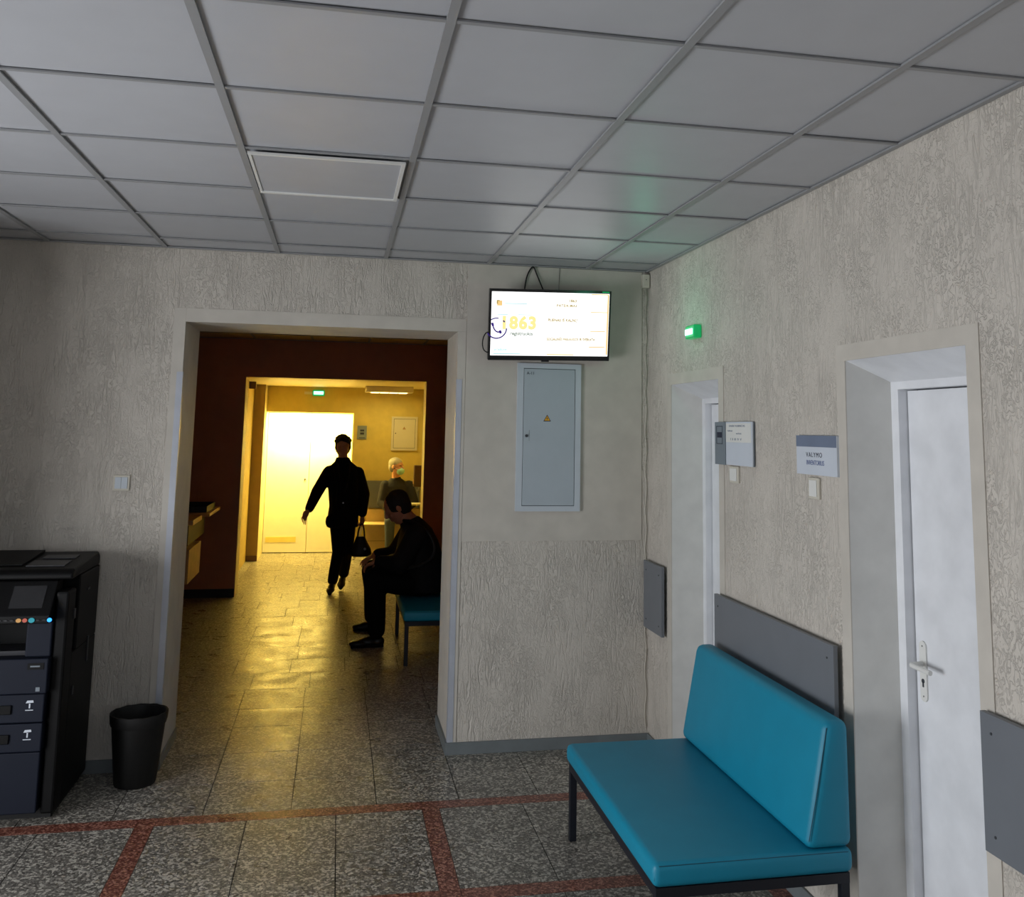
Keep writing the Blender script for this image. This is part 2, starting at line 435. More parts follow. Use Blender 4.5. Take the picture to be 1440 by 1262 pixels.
# doors (right wall)
def door(name, d, handle):
    y0, y1, z = d
    bm = bmesh.new(); zi = z-.074
    # frame
    box(bm, XW2, XW2+.09, y1-.045, y1, 0, z); box(bm, XW2, XW2+.09, y0, y0+.045, 0, z); box(bm, XW2, XW2+.09, y0+.045, y1-.045, zi-.028, z)
    # sloping plastered soffit
    prism(bm, [(XW+.002, z), (XW2, z), (XW2, zi)], 'y', y0, y1)
    o = struct(name, bm, M['door'])
    obj('door_leaf', B((XW2+.035, XW2+.075, y0+.046, y1-.05, .008, zi-.033), bev=.002), M['door'], o)
    obj('door_gap', B((XW2+.077, XW2+.09, y0+.045, y1-.045, 0, zi-.028)), M['gap'], o)
    if handle:
        yh = y1-.05-.046; X = XW2+.035
        pl = bmesh.new()
        pts = [(yh+.019*math.cos(a), 1.05+.019*math.sin(a)) for a in [math.pi*k/8 for k in range(9)]]+[(yh+.019*math.cos(a), .885+.019*math.sin(a)) for a in [math.pi+math.pi*k/8 for k in range(9)]]
        prism(pl, pts, 'x', X-.006, X-.0002)
        h = obj('door_handle', pl, M['white_plastic'], o)
        bm = bmesh.new()
        tube(bm, smooth_path([(X-.006, yh, .992), (X-.04, yh, .992), (X-.055, yh-.012, .992), (X-.056, yh-.06, .991), (X-.055, yh-.115, .990)]), .0085, 10)
        obj('lever', bm, M['white_plastic'], h, True)
        bm = bmesh.new(); cyl(bm, (X-.007, yh, .935), 'x', .0075, .003, 14); box(bm, X-.0085, X-.006, yh-.003, yh+.003, .915, .933)
        obj('keyhole', bm, M['gap'], h)
        bm = bmesh.new(); cyl(bm, (X-.0065, yh, 1.052), 'x', .003, .002, 10); cyl(bm, (X-.0065, yh, .884), 'x', .003, .002, 10)
        obj('screw', bm, M['steel'], h)
    return o
door('door_1', D1, False); door('door_2', D2, True)

# ------------------------------------------------------------------ hall beyond the archway
struct('wall_hall_left', B((-2.8, -2.6, YB2, BY, 0, 2.9)), M['brown'])
struct('wall_hall_right', B((1.25, 1.45, YB2, BY, 0, 2.9)), M['brown'])
bm = B((-2.8, OX0, BY, BY+.3, 0, 2.9), (OX0, OX1, BY, BY+.3, OZ, 2.9), (OX1, 1.45, BY, BY+.3, 0, 2.9))
for f in bm.faces:
    f.normal_update()
    if f.normal.y > -.9: f.material_index = 1
struct('wall_hall_back', bm, [M['brown'], M['cream']])
struct('baseboard_hall', B((-2.6, OX0-.002, BY-.014, BY-.0005, 0, .085), (OX1+.002, 1.25, BY-.014, BY-.0005, 0, .085)), M['black'])
# ------------------------------------------------------------------ far corridor
bm = B((-1.4, -1.14, BY+.3, 13.2, 0, 2.45), (-1.4, -.995, 13.2, 14.2, 0, 2.45))
for f in bm.faces:
    f.normal_update(); c = f.calc_center_median()
    if f.normal.y < -.9 and c.y > 13: f.material_index = 1
    if f.normal.x > .9 and c.y > 13.1: f.material_index = 2
struct('wall_corridor_left', bm, [M['yellow_plaster'], M['tan'], M['cream']])
struct('baseboard_corridor', B((-1.14, -.995, 13.185, 13.1995, 0, .07)), M['brown_plastic'])
struct('wall_corridor_right', B((SX, 1.45, BY+.3, 14.2, 0, 2.45)), M['yellow'])
struct('wall_corridor_back', B((-.995, .19, FW, FD, 1.972, 2.45), (.19, SX, FW, FD+.2, 0, 2.45), (-.995, .19, FD+.06, FD+.2, 0, 2.45)), M['yellow'])
# far door
bm = B((-.99, -.40, FD-.005, FD+.04, .01, 1.96), (-.394, .186, FD-.005, FD+.04, .01, 1.96))
dr = struct('door_3', bm, M['lightdoor'])
obj('kick_strip', B((-.955, -.54, FD-.009, FD-.0052, .15, .225)), mat('pale yellow strip', (232, 214, 130), .5), dr)
obj('door_sign', B((-.93, -.83, FD-.010, FD-.0052, 1.63, 1.77)), M['cream_plastic'], dr)
bm = bmesh.new(); cyl(bm, (-.45, FD-.012, 1.03), 'y', .012, .013, 12); obj('door_knob', bm, M['steel'], dr)

# ------------------------------------------------------------------ lettering
def text(name, s, size, m, parent, origin, xdir, zdir, depth=.0006, bold=0, space=1.0, xscale=1.0, align='LEFT'):
    cu = bpy.data.curves.new('tmp', 'FONT'); cu.body = s; cu.size = size; cu.space_character = space; cu.align_x = align
    cu.extrude = depth/2; cu.offset = bold; cu.resolution_u = 3
    to = bpy.data.objects.new('tmp', cu); C.objects.link(to)
    dg = bpy.context.evaluated_depsgraph_get()
    me = bpy.data.meshes.new_from_object(to.evaluated_get(dg))
    bpy.data.objects.remove(to); bpy.data.curves.remove(cu)
    X = Vector(xdir).normalized(); Z = Vector(zdir).normalized(); Nn = X.cross(Z)
    mt = Matrix((( X.x*xscale, Z.x, Nn.x, origin[0]), (X.y*xscale, Z.y, Nn.y, origin[1]), (X.z*xscale, Z.z, Nn.z, origin[2]), (0, 0, 0, 1)))
    me.transform(mt)
    bm = bmesh.new(); bm.from_mesh(me); bpy.data.meshes.remove(me)
    return obj(name, bm, m, parent)

# ------------------------------------------------------------------ television
TC = Vector((1.170, 5.275, 2.380))
tv = thing('television', 'black-rimmed television with a glowing white screen, high on the wall', 'television', TC)
th = R(11); ro = R(-1.3)      # leans forward, hangs slightly crooked
tx = Vector((math.cos(ro), 0, -math.sin(ro)))
tz = Vector((math.sin(ro)*math.cos(th), -math.sin(th), math.cos(ro)*math.cos(th))).normalized()
tn = tx.cross(tz)             # points away from the viewer? corrected below
if tn.y > 0: tn = -tn
def T(u, v, w): return TC+tx*u+tz*v+tn*w
def tbox(bm, u0, u1, v0, v1, w0, w1, mi=0, bev=0):
    b2 = bmesh.new(); box(b2, u0, u1, v0, v1, w0, w1, mi, bev)
    for v in b2.verts: v.co = T(*v.co)
    me = bpy.data.meshes.new('tmp'); b2.to_mesh(me); b2.free(); bm.from_mesh(me); bpy.data.meshes.remove(me)
TW, TH = .359, .205
bm = bmesh.new(); tbox(bm, -TW, TW, -TH, TH, -.035, .0, 0, .004); tbox(bm, -.25, .25, -.15, .12, -.06, -.034)
obj('case', bm, M['tv'], tv)
bm = bmesh.new()
tbox(bm, -TW, TW, TH-.016, TH, .0003, .006); tbox(bm, -TW, TW, -TH, -TH+.027, .0003, .006); tbox(bm, -TW, -TW+.012, -TH+.027, TH-.016, .0003, .006); tbox(bm, TW-.010, TW, -TH+.027, TH-.016, .0003, .006)
obj('bezel', bm, M['tv'], tv)
bm = bmesh.new(); tbox(bm, -TW+.012, TW-.010, -TH+.027, TH-.016, .0004, .002)
scr = obj('screen', bm, M['screen'], tv)
def ttext(name, s, size, m, u, v, **k): return text(name, s, size, m, scr, T(u, v, .0028), tx, tz, **k)
ttext('lettering', '1863', .098, M['scr_yellow'], -.295, .018-.04, space=1.12, bold=.0050)
ttext('lettering', 'registruokis', .028, M['scr_grey'], -.235, -.06, bold=.0009)
ttext('lettering', '1863', .024, M['scr_text'], .105, .135, bold=.0009)
ttext('lettering', 'PATEIKIMAS', .020, M['scr_text'], .035, .108, space=1.15, bold=.0009)
ttext('lettering', 'PLIENAS IŠ KALNŲ', .023, M['scr_text'], -.015, .022, xscale=.93, bold=.0009)
ttext('lettering', 'SOCIALINĖS PASLAUGOS IR SVEIKATA', .021, M['scr_text'], -.018, -.088, xscale=.80, bold=.0009)
ttext('lettering', 'prisijunk', .022, M['scr_pale'], -.325, -.15, bold=.0009)
for (u0, u1, v0, v1) in ((-.33, -.17, -.172, -.165), (-.31, -.25, .055, .060), (-.19, -.11, .055, .060), (-.27, -.14, .118, .124)):
    bm = bmesh.new(); tbox(bm, u0, u1, v0, v1, .0022, .0028); obj('pale_line', bm, M['scr_pale'], scr)
for (u0, u1, v0, v1) in ((.24, .34, .076, .081), (.24, .33, -.035, -.030), (.235, .33, -.128, -.122), (-.015, .145, -.174, -.168), (.24, .345, .180, .186), (.338, .347, -.17, .18)):
    bm = bmesh.new(); tbox(bm, u0, u1, v0, v1, .0022, .0028); obj('orange_bar', bm, M['scr_orange'], scr)
bm = bmesh.new(); tbox(bm, -.315, -.285, .108, .138, .0022, .0028)
obj('emblem_square', bm, M['scr_orange'], scr)
bm = bmesh.new(); tbox(bm, -.318, -.310, .118, .140, .0030, .0034); tbox(bm, -.310, -.300, .134, .140, .0030, .0034); obj('emblem_mark', bm, M['scr_text'], scr)
# telephone emblem: broken ring and a handset
bm = bmesh.new(); cu_, cv_, rr_ = -.314, -.022, .058
def arc(a0, a1, n=14): return [T(cu_+rr_*math.cos(R(a0+(a1-a0)*k/n)), cv_+rr_*math.sin(R(a0+(a1-a0)*k/n)), .0034) for k in range(n+1)]
tube(bm, arc(-150, 0), .0040, 6); tube(bm, arc(80, 125, 5), .0036, 6); tube(bm, arc(38, 50, 3), .0042, 6)
tube(bm, smooth_path([T(-.337, -.002, .0034), T(-.328, -.026, .0034), T(-.312, -.042, .0034), T(-.294, -.044, .0034)]), .0045, 6)
for (u, v) in ((-.338, .0), (-.292, -.043)): tube(bm, [T(u-.006, v-.002, .0034), T(u+.006, v+.002, .0034)], .010, 8)
obj('telephone_emblem', bm, M['scr_indigo'], scr)
bm = bmesh.new(); tbox(bm, TW-.055, TW-.012, TH-.010, TH-.004, .0062, .0070); obj('green_rim_strip', bm, M['green_case'], tv)  # small glowing green strip on the upper right rim
bm = bmesh.new(); tbox(bm, -.045, .0, -TH-.009, -TH+.002, -.016, .001, 0, .002); obj('sensor_bar', bm, M['tv'], tv)
bm = bmesh.new(); tube(bm, smooth_path([T(-TW+.02, -.045, -.03), T(-TW-.012, -.055, -.028), T(-TW-.028, -.10, -.03), T(-TW-.02, -.15, -.03), T(-TW+.02, -.175, -.03)]), .0034, 7)
obj('cable', bm, M['black'], tv, True)
bm = bmesh.new(); tube(bm, smooth_path([(1.03, 5.33, 2.56), (1.037, 5.385, 2.60), (1.053, 5.39, 2.685), (1.086, 5.39, 2.737), (1.113, 5.39, 2.685), (1.145, 5.37, 2.60), (1.15, 5.33, 2.56)]), .0042, 7)
obj('cable', bm, M['black'], tv, True)
bm = bmesh.new(); tube(bm, [(1.243, 5.375, 2.56), (1.247, 5.396, 2.63), (1.251, 5.397, 2.74)], .0012, 5); obj('aerial_wire', bm, M['black'], tv)
bm = bmesh.new(); box(bm, 1.08, 1.26, 5.362, 5.3995, 2.30, 2.46); box(bm, 1.14, 1.20, 5.32, 5.362, 2.34, 2.42); obj('wall_bracket', bm, M['black'], tv)

# ------------------------------------------------------------------ electrical panels
def warn(parent, cx, cz, s, Y, my=M['signal_yellow']):
    bm = bmesh.new(); prism(bm, [(cx-s, cz-s*.8), (cx+s, cz-s*.8), (cx, cz+s*.9)], 'y', Y-.0008, Y-.0001)
    o = obj('warning_triangle', bm, M['ink'], parent)
    bm = bmesh.new(); k = .72; c2 = cz-.06*s
    prism(bm, [(cx-s*k, c2-s*.8*k+.04*s), (cx+s*k, c2-s*.8*k+.04*s), (cx, c2+s*.9*k)], 'y', Y-.0014, Y-.0009)
    obj('yellow_field', bm, my, o)
    bm = bmesh.new(); prism(bm, [(cx+.08*s, cz+.35*s), (cx-.22*s, cz-.15*s), (cx-.02*s, cz-.12*s), (cx-.10*s, cz-.5*s), (cx+.2*s, cz+.0*s), (cx+.02*s, cz-.02*s)], 'y', Y-.002, Y-.0015)
    obj('lightning_bolt', bm, M['ink'], o)
t = thing('electrical_panel', 'tall pale grey electrical cabinet with a yellow warning triangle, in the wall under the television', 'electrical panel', (1.195, YB, 1.313))
x0, x1, z0, z1 = 1.005, 1.386, 1.313, 2.165; yf = YB-.022; y2 = YB-.0052
bm = B((x0, x1, yf, y2, z0, z0+.030), (x0, x1, yf, y2, z1-.030, z1), (x0, x0+.036, yf, y2, z0+.030, z1-.030), (x1-.034, x1, yf, y2, z0+.030, z1-.030))
obj('frame', bm, M['panel'], t)
obj('gap_shadow_line', B((x0+.036, x1-.034, yf+.010, y2, z0+.030, z1-.030)), M['gap'], t)
dn = obj('door', B((x0+.039, x1-.037, yf-.001, yf+.009, z0+.033, z1-.033), bev=.0015), M['panel_door'], t)
bm = bmesh.new(); cyl(bm, (1.063, yf-.004, 1.743), 'y', .0085, .007, 20); obj('lock', bm, M['gap'], dn)
bm = bmesh.new(); box(bm, 1.078, 1.0795, yf-.0016, yf-.0011, 1.715, 1.775); obj('lock_recess', bm, M['gap'], dn)
warn(dn, 1.184, 1.846, .023, yf-.0011)
text('lettering', 'A-11', .024, M['ink'], dn, (1.058, yf-.0016, 2.098), (1, 0, 0), (0, 0, 1))

t = thing('electrical_panel', 'small square cream electrical cabinet on the yellow wall at the end of the corridor', 'electrical panel', (.91, FW, 1.46))
x0, x1, z0, z1 = .727, 1.094, 1.46, 1.936; yf = FW-.025; y2 = FW-.0005
obj('frame', B((x0, x1, yf, y2, z0, z0+.03), (x0, x1, yf, y2, z1-.03, z1), (x0, x0+.03, yf, y2, z0+.03, z1-.03), (x1-.03, x1, yf, y2, z0+.03, z1-.03)), M['cream_plastic'], t)
obj('gap_shadow_line', B((x0+.03, x1-.03, yf+.01, y2, z0+.03, z1-.03)), M['gap'], t)
dn = obj('door', B((x0+.035, x1-.035, yf, yf+.009, z0+.035, z1-.035)), M['cream_plastic'], t)
warn(dn, .905, 1.775, .022, yf, M['wood'])
bm = bmesh.new(); cyl(bm, (.785, yf-.003, 1.70), 'y', .008, .006, 12); obj('lock', bm, M['gap'], dn)

# dark plate on the far wall
t = thing('wall_sign', 'small dark framed plate on the yellow wall, right of the bright far door', 'sign', (.315, FW, 1.61))
obj('plate', B((.25, .382, FW-.012, FW-.0005, 1.61, 1.80)), M['sign_grey'], t)
obj('pictogram', B((.29, .345, FW-.0135, FW-.0125, 1.72, 1.745), (.29, .345, FW-.0135, FW-.0125, 1.675, 1.705), (.275, .36, FW-.0135, FW-.0125, 1.625, 1.635)), M['ink'], t)

# ------------------------------------------------------------------ switches
def switch_back(x0, x1, z0, z1, label):
    t = thing('light_switch', label, 'light switch', ((x0+x1)/2, YB, (z0+z1)/2)); Y = YB
    w = x1-x0
    obj('frame', B((x0, x1, Y-.010, Y-.0005, z0, z1), bev=.002), M['cream_plastic'], t)
    xm = (x0+x1)/2
    obj('rocker', B((x0+.010, xm-.0006, Y-.0135, Y-.0102, z0+.011, z1-.011), bev=.001), M['panel'], t)
    obj('rocker', B((xm+.0006, x1-.010, Y-.0135, Y-.0102, z0+.011, z1-.011), bev=.001), M['panel'], t)
switch_back(-1.163, -1.080, 1.421, 1.503, 'square double light switch on the rough wall left of the archway')
def switch_right(y0, y1, z0, z1, label):
    t = thing('light_switch', label, 'light switch', (XW, (y0+y1)/2, (z0+z1)/2))
    obj('frame', B((XW-.011, XW-.0005, y0, y1, z0, z1), bev=.003), M['cream_plastic'], t)
    obj('rocker', B((XW-.0145, XW-.0112, y0+.013, y1-.013, z0+.010, z1-.010), bev=.0012), M['white_plastic'], t)
switch_right(4.09, 4.19, 1.548, 1.625, 'cream light switch right under the grey and white office plate')
switch_right(3.345, 3.428, 1.530, 1.612, 'cream light switch under the VALYMO INVENTORIUS sign')

# ------------------------------------------------------------------ signs on the right wall
def rb(y0, y1, z0, z1, d0, d1): return (XW-d1, XW-d0, y0, y1, z0, z1)
t = thing('office_sign', 'office plate with a grey slider strip and a white card, beside the first door', 'sign', (XW, 4.13, 1.73))
obj('backing', B(rb(3.920, 4.335, 1.630, 1.828, .0045, .012)), M['sign_grey'], t)
gp = obj('grey_strip', B(rb(4.212, 4.337, 1.628, 1.829, .0122, .020)), M['sign_grey'], t)
cw = obj('white_card', B(rb(3.918, 4.210, 1.630, 1.829, .0122, .017)), M['sign_white'], t)
obj('paper_slip', B(rb(3.930, 4.206, 1.735, 1.822, .0172, .0182)), M['white_plastic'], cw)
bm = bmesh.new()
for b in ((4.243, 4.315, 1.725, 1.728), (4.243, 4.315, 1.807, 1.810), (4.243, 4.2465, 1.728, 1.807), (4.3115, 4.315, 1.728, 1.807), (4.252, 4.306, 1.755, 1.781)): box(bm, *rb(*b, .0202, .0212))
obj('slider_pictogram', bm, M['ink'], gp)
def rtext(name, s, size, m, parent, y, z, d, **k): return text(name, s, size, m, parent, (XW-d, y, z), (0, -1, 0), (0, 0, 1), **k)
rtext('lettering', 'DARBO KABINETAS', .013, M['slate'], cw, 4.170, 1.806, .0185, xscale=1.55)
rtext('lettering', 'Gydytojas', .010, M['slate'], cw, 4.19, 1.785, .0185, xscale=1.5)
rtext('lettering', 'vardenis', .012, M['slate'], cw, 4.09, 1.772, .0185, xscale=1.5)
rtext('lettering', 'I  II  III  IV  V', .015, M['slate'], cw, 4.155, 1.744, .0185, xscale=1.6)
t = thing('storage_sign', 'white sign with a slate blue top band reading VALYMO INVENTORIUS', 'sign', (XW, 3.35, 1.70))
bk = obj('plate', B(rb(3.199, 3.512, 1.622, 1.773, .0005, .014), bev=.001), M['sign_white'], t)
obj('blue_band', B(rb(3.200, 3.511, 1.729, 1.7725, .0142, .0152)), M['slate'], bk)
rtext('lettering', 'VALYMO', .026, M['ink'], bk, 3.432, 1.690, .0145, xscale=1.05, space=1.25)
rtext('lettering', 'INVENTORIUS', .026, M['blueink'], bk, 3.430, 1.660, .0145, xscale=.83)

# ------------------------------------------------------------------ emergency lamps
t = thing('exit_lamp', 'glowing green exit lamp high on the right wall, right of the television', 'exit lamp', (XW, 4.6, 2.295))
obj('case', B((XW-.045, XW-.0005, 4.545, 4.672, 2.262, 2.332), bev=.008), M['green_case'], t)
obj('glowing_bar', B((XW-.050, XW-.0455, 4.563, 4.660, 2.282, 2.312), bev=.002), M['green_core'], t)
l = bpy.data.lights.new('exit_lamp_glow', 'POINT'); l.energy = .7; l.color = (.1, 1, .55); l.shadow_soft_size = .03
o = put(bpy.data.objects.new('exit_lamp_glow', l)); o.location = (XW-.28, 4.66, 2.40)
t = thing('exit_lamp', 'glowing green exit lamp over the bright door at the far end of the corridor', 'exit lamp', (-.3, FW, 2.24))
obj('case', B((-.385, -.225, FW-.05, FW-.0005, 2.205, 2.285), bev=.008), M['green_case'], t)
obj('glowing_bar', B((-.37, -.24, FW-.056, FW-.0505, 2.225, 2.265)), M['green_core'], t)
obj('side_bracket', B((-.50, -.385, FW-.012, FW-.0005, 2.225, 2.262)), M['cream_plastic'], t)
# ceiling lamp of the corridor
t = thing('ceiling_lamp', 'boxy louvred lamp fixed under the low ceiling of the far corridor', 'ceiling lamp', (.64, 13.0, 2.33))
obj('housing', B((.325, .962, 12.8, 13.1, 2.25, 2.3295), bev=.006), M['lamp_case'], t)
bm = bmesh.new()
for k in range(4): box(bm, .40+k*.125, .51+k*.125, 12.83, 13.07, 2.243, 2.2495)
obj('louvre', bm, M['louvre'], t)
tag(obj('junction_box', B((-1.1395, -1.06, 12.42, 12.52, 2.24, 2.3295)), M['brown_plastic'], loc=(-1.1, 12.5, 2.33)), 'small brown box in the top corner inside the lit corridor opening', 'junction box')
# motion detector and wire in the corner
t = thing('motion_detector', 'small white motion detector in the top corner of the room, right of the television', 'motion detector', (1.788, YB, 2.68))
obj('case', B((1.760, 1.8055, YB-.040, YB-.0005, 2.640, 2.725), bev=.006), M['cream_plastic'], t)
bm = bmesh.new(); cyl(bm, (1.782, YB-.0412, 2.69), 'y', .003, .002, 10); obj('indicator', bm, M['gap'], t)
pts = [(1.790+.004*math.sin(k*1.7), YB-.006, 2.64-k*.062) for k in range(42)]
bm = bmesh.new(); tube(bm, smooth_path([p for p in pts if p[2] > .07], 3), .0022, 5); obj('wire', bm, M['cream_plastic'], t, True)

# ------------------------------------------------------------------ bumper boards
def board(y0, y1, z0, z1, off, label, tilt=0):
    bm = bmesh.new()
    box(bm, XW-off-.018, XW-off, y0, y1, z0, z1, 0, .0015)
    t = thing('bumper_board', label, 'bumper board', (XW, (y0+y1)/2, (z0+z1)/2), 'grey bumper boards on the right wall')
    obj('panel', bm, M['board'], t)
    obj('batten', B((XW-off+.0003, XW-.0046, y0+.05, y1-.05, (z0+z1)/2-.04, (z0+z1)/2+.04)), M['black'], t)
    for y in (y0+.045, y1-.045):
        for z in (z0+.05, z1-.05): bm = bmesh.new(); cyl(bm, (XW-off-.0190, y, z), 'x', .004, .0018, 10); obj('screw_cap', bm, M['gap'], t)
board(5.075, 5.385, .660, 1.035, .018, 'short grey board on the right wall, in the corner left of the first door')
board(3.215, 4.318, .640, 1.022, .020, 'long grey board on the wall behind the backrest of the teal bench')
board(1.30, 2.43, .655, 1.022, .012, 'grey board right of the white door with the handle, cut off by the picture edge')

# ------------------------------------------------------------------ benches
def bench(x0, y0, y1, label, cat='bench', seatz=.400, group=None):
    """front edge at x0, wall side at x0+.71; seat from y0 (near) to y1"""
    X = lambda v: x0+v
    t = thing('upholstered_bench', label, cat, (X(.35), (y0+y1)/2, 0), group)
    D = .705
    bm = B((X(0), X(D), y0, y1, .322, seatz), bev=.024, seg=5)
    st = obj('seat', bm, M['teal'], t, True)
    bm = bmesh.new()
    z = seatz-.010
    tube(bm, [(X(.020), y0-.0005+.0055, z), (X(.35), y0+.0055, z), (X(D-.02), y0+.0055, z)], .0016, 5)
    tube(bm, [(X(.006), y0+.010, .345), (X(.0075), y0+.010, z-.012)], .0016, 5)
    obj('seam', bm, M['seam'], st)
    bm = bmesh.new()
    prof = [(X(.535), seatz+.0008), (X(.612), seatz+.41), (X(D-.005), seatz+.41), (X(D), seatz+.0008)]
    prism(bm, prof, 'y', y0+.002, y1-.002, 0, .030, 5)
    bk = obj('backrest', bm, M['teal'], t, True)
    bm = bmesh.new()
    tube(bm, smooth_path([(X(.545), y0+.0075, seatz+.03), (X(.583), y0+.0065, seatz+.21), (X(.618), y0+.0085, seatz+.388)]), .0016, 5)
    obj('seam', bm, M['seam'], bk)
    f0, f1 = .289, .3215
    bm = B((X(.012), X(.042), y0+.012, y1-.012, f0, f1), (X(D-.042), X(D-.012), y0+.012, y1-.012, f0, f1), (X(.042), X(D-.042), y0+.012, y0+.042, f0, f1), (X(.042), X(D-.042), y1-.042, y1-.012, f0, f1))
    obj('frame', bm, M['black_metal'], t)
    for xx in (.012, D-.042):
        for yy in (y0+.012, y1-.042):
            obj('leg', B((X(xx), X(xx+.030), yy, yy+.030, 0, f0-.0002), bev=.002), M['black_metal'], t)
    return t
bench(1.045, 3.065, 4.265, 'teal bench with a backrest standing against the right wall, empty')
bench(.535, 7.37, 8.53, 'dark teal bench in the dim hall with a heavy man sitting on it')

# ------------------------------------------------------------------ copier
t = thing('copier', 'dark floor-standing office copier with coloured buttons, left of the archway', 'copier', (-1.49, 5.07, 0))
a, b = -1.79, -1.19; yf, yb = 4.80, 5.37
bm = bmesh.new()
box(bm, a, b, 4.93, yb, .03, .70, 0, .006); box(bm, a, b, 5.00, yb, .70, 1.046, 0, .006); box(bm, a, -1.70, 4.84, 5.14, .70, .99, 0, .004)
box(bm, b-.055, b, 4.81, 4.94, .03, 1.0, 0, .010)
body = obj('body', bm, M['copier_mid'], t)
obj('right_column', B((-1.355, b-.057, 4.795, 5.13, .715, .87), bev=.006), M['copier_blue'], t)
obj('output_tray', B((-1.70, -1.36, 4.84, 5.13, .715, .735)), M['copier_grey'], t)
cv = obj('front_cover', B((a, -1.245, 4.765, 4.929, .562, .714), bev=.005), M['copier_blue'], t)
obj('label_plate', B((-1.33, -1.262, 4.7625, 4.7645, .668, .696)), M['copier_dark'], cv)
obj('label_mark', B((-1.318, -1.278, 4.7612, 4.7622, .679, .685)), M['sign_grey'], cv)
bm = B((-1.289, -1.272, 4.7625, 4.7645, .573, .591)); obj('label_mark', bm, M['sign_grey'], cv)
for (z0, z1) in ((.436, .558), (.310, .432)):
    d = obj('paper_drawer', B((a, -1.252, 4.775, 4.929, z0, z1), bev=.005), M['copier_blue'], t)
    zc = (z0+z1)/2
    obj('handle', B((-1.60, -1.385, 4.766, 4.7745, zc-.022, zc+.018), bev=.003), M['copier_dark'], d)
    bm = bmesh.new(); c = -1.312; z = zc+.012
    prism(bm, [(c-.016, z+.012), (c+.017, z+.014), (c+.015, z+.024), (c-.010, z+.023)], 'y', 4.7725, 4.7745)
    box(bm, c-.002, c+.004, 4.7725, 4.7745, z-.010, z+.010); box(bm, c-.016, c+.017, 4.7725, 4.7745, z-.020, z-.0165)
    obj('tray_mark', bm, M['sign_white'], d)
obj('lower_cabinet', B((a, -1.255, 4.785, 4.929, .045, .305), bev=.005), M['copier_blue'], t)
obj('plinth', B((a+.03, b-.02, 4.86, 5.34, 0, .044)), M['black'], t)
# control panel, sloping
bm = bmesh.new(); prism(bm, [(4.74, .872), (4.74, .905), (4.845, 1.045), (4.93, 1.045), (4.93, .872)], 'x', a+.01, b-.06, 0, .005, 2)
cp = obj('control_panel', bm, M['copier_dark'], t)
def cpt(x, s, off): # point on the slope
    y, z = 4.74+.105*s, .905+.14*s
    return (x, y-.8*off, z+.6*off)
def cpbox(x0, x1, s0, s1, off, mt, name, h=.002):
    bm = bmesh.new(); vsx = [bm.verts.new(cpt(x, s, o_)) for o_ in (off, off+h) for s in (s0, s1) for x in (x0, x1)]
    for q in ((0, 2, 3, 1), (4, 5, 7, 6), (0, 1, 5, 4), (2, 6, 7, 3), (0, 4, 6, 2), (1, 3, 7, 5)): bm.faces.new([vsx[i] for i in q])
    return obj(name, bm, mt, cp)
cpbox(-1.43, -1.29, .22, .85, .0005, mat('copier display', (34, 34, 36), .25), 'display')
def cbtn(x, w, h, m_):
    bm = bmesh.new()
    n = 12; A = [bm.verts.new((x+w*math.cos(2*math.pi*k/n), 4.7385, .8885+h*math.sin(2*math.pi*k/n))) for k in range(n)]
    D = [bm.verts.new((x+w*math.cos(2*math.pi*k/n), 4.7345, .8885+h*math.sin(2*math.pi*k/n))) for k in range(n)]
    bm.faces.new(A); bm.faces.new(D[::-1])
    for k in range(n): bm.faces.new((A[k], A[(k+1) % n], D[(k+1) % n], D[k]))
    return obj('button', bm, m_, cp)
cbtn(-1.376, .011, .009, M['led_orange'])['label'] = 'orange button'
cbtn(-1.350, .010, .009, M['led_red'])['label'] = 'red button'
cbtn(-1.322, .013, .011, M['led_cyan'])['label'] = 'cyan button'
cbtn(-1.247, .010, .009, M['led_blue'])['label'] = 'lit blue button'
for x in (-1.455, -1.43, -1.404, -1.296, -1.270): cbtn(x, .008, .0025, M['copier_grey'])
# document feeder
bm = bmesh.new()
prism(bm, [(4.85, 1.048), (4.85, 1.075), (4.88, 1.094), (5.33, 1.118), (5.365, 1.095), (5.365, 1.048)], 'x', a, b, 0, .010, 3)
fd = obj('document_feeder', bm, M['copier_dark'], t)
bm = bmesh.new(); prism(bm, [(4.95, 1.100), (4.95, 1.107), (5.30, 1.130), (5.30, 1.119)], 'x', -1.72, -1.44, 0, .002, 2); obj('feeder_tray', bm, M['copier_mid'], fd)
bm = bmesh.new(); prism(bm, [(4.93, 1.098), (4.93, 1.103), (5.06, 1.110), (5.06, 1.105)], 'x', -1.42, -1.25); obj('paper_guide', bm, M['copier_grey'], fd)
bm = bmesh.new(); prism(bm, [(5.12, 1.108), (5.12, 1.113), (5.2, 1.118), (5.2, 1.112)], 'x', -1.40, -1.25); obj('paper_guide', bm, M['copier_grey'], fd)
for (y0, y1, z0, z1) in ((4.90, 4.93, .86, .905), (5.13, 5.17, .955, .965), (5.20, 5.22, .60, .72), (4.97, 4.99, .50, .54)):
    obj('side_catch', B((b+.0005, b+.006, y0, y1, z0, z1)), M['copier_grey'], t)

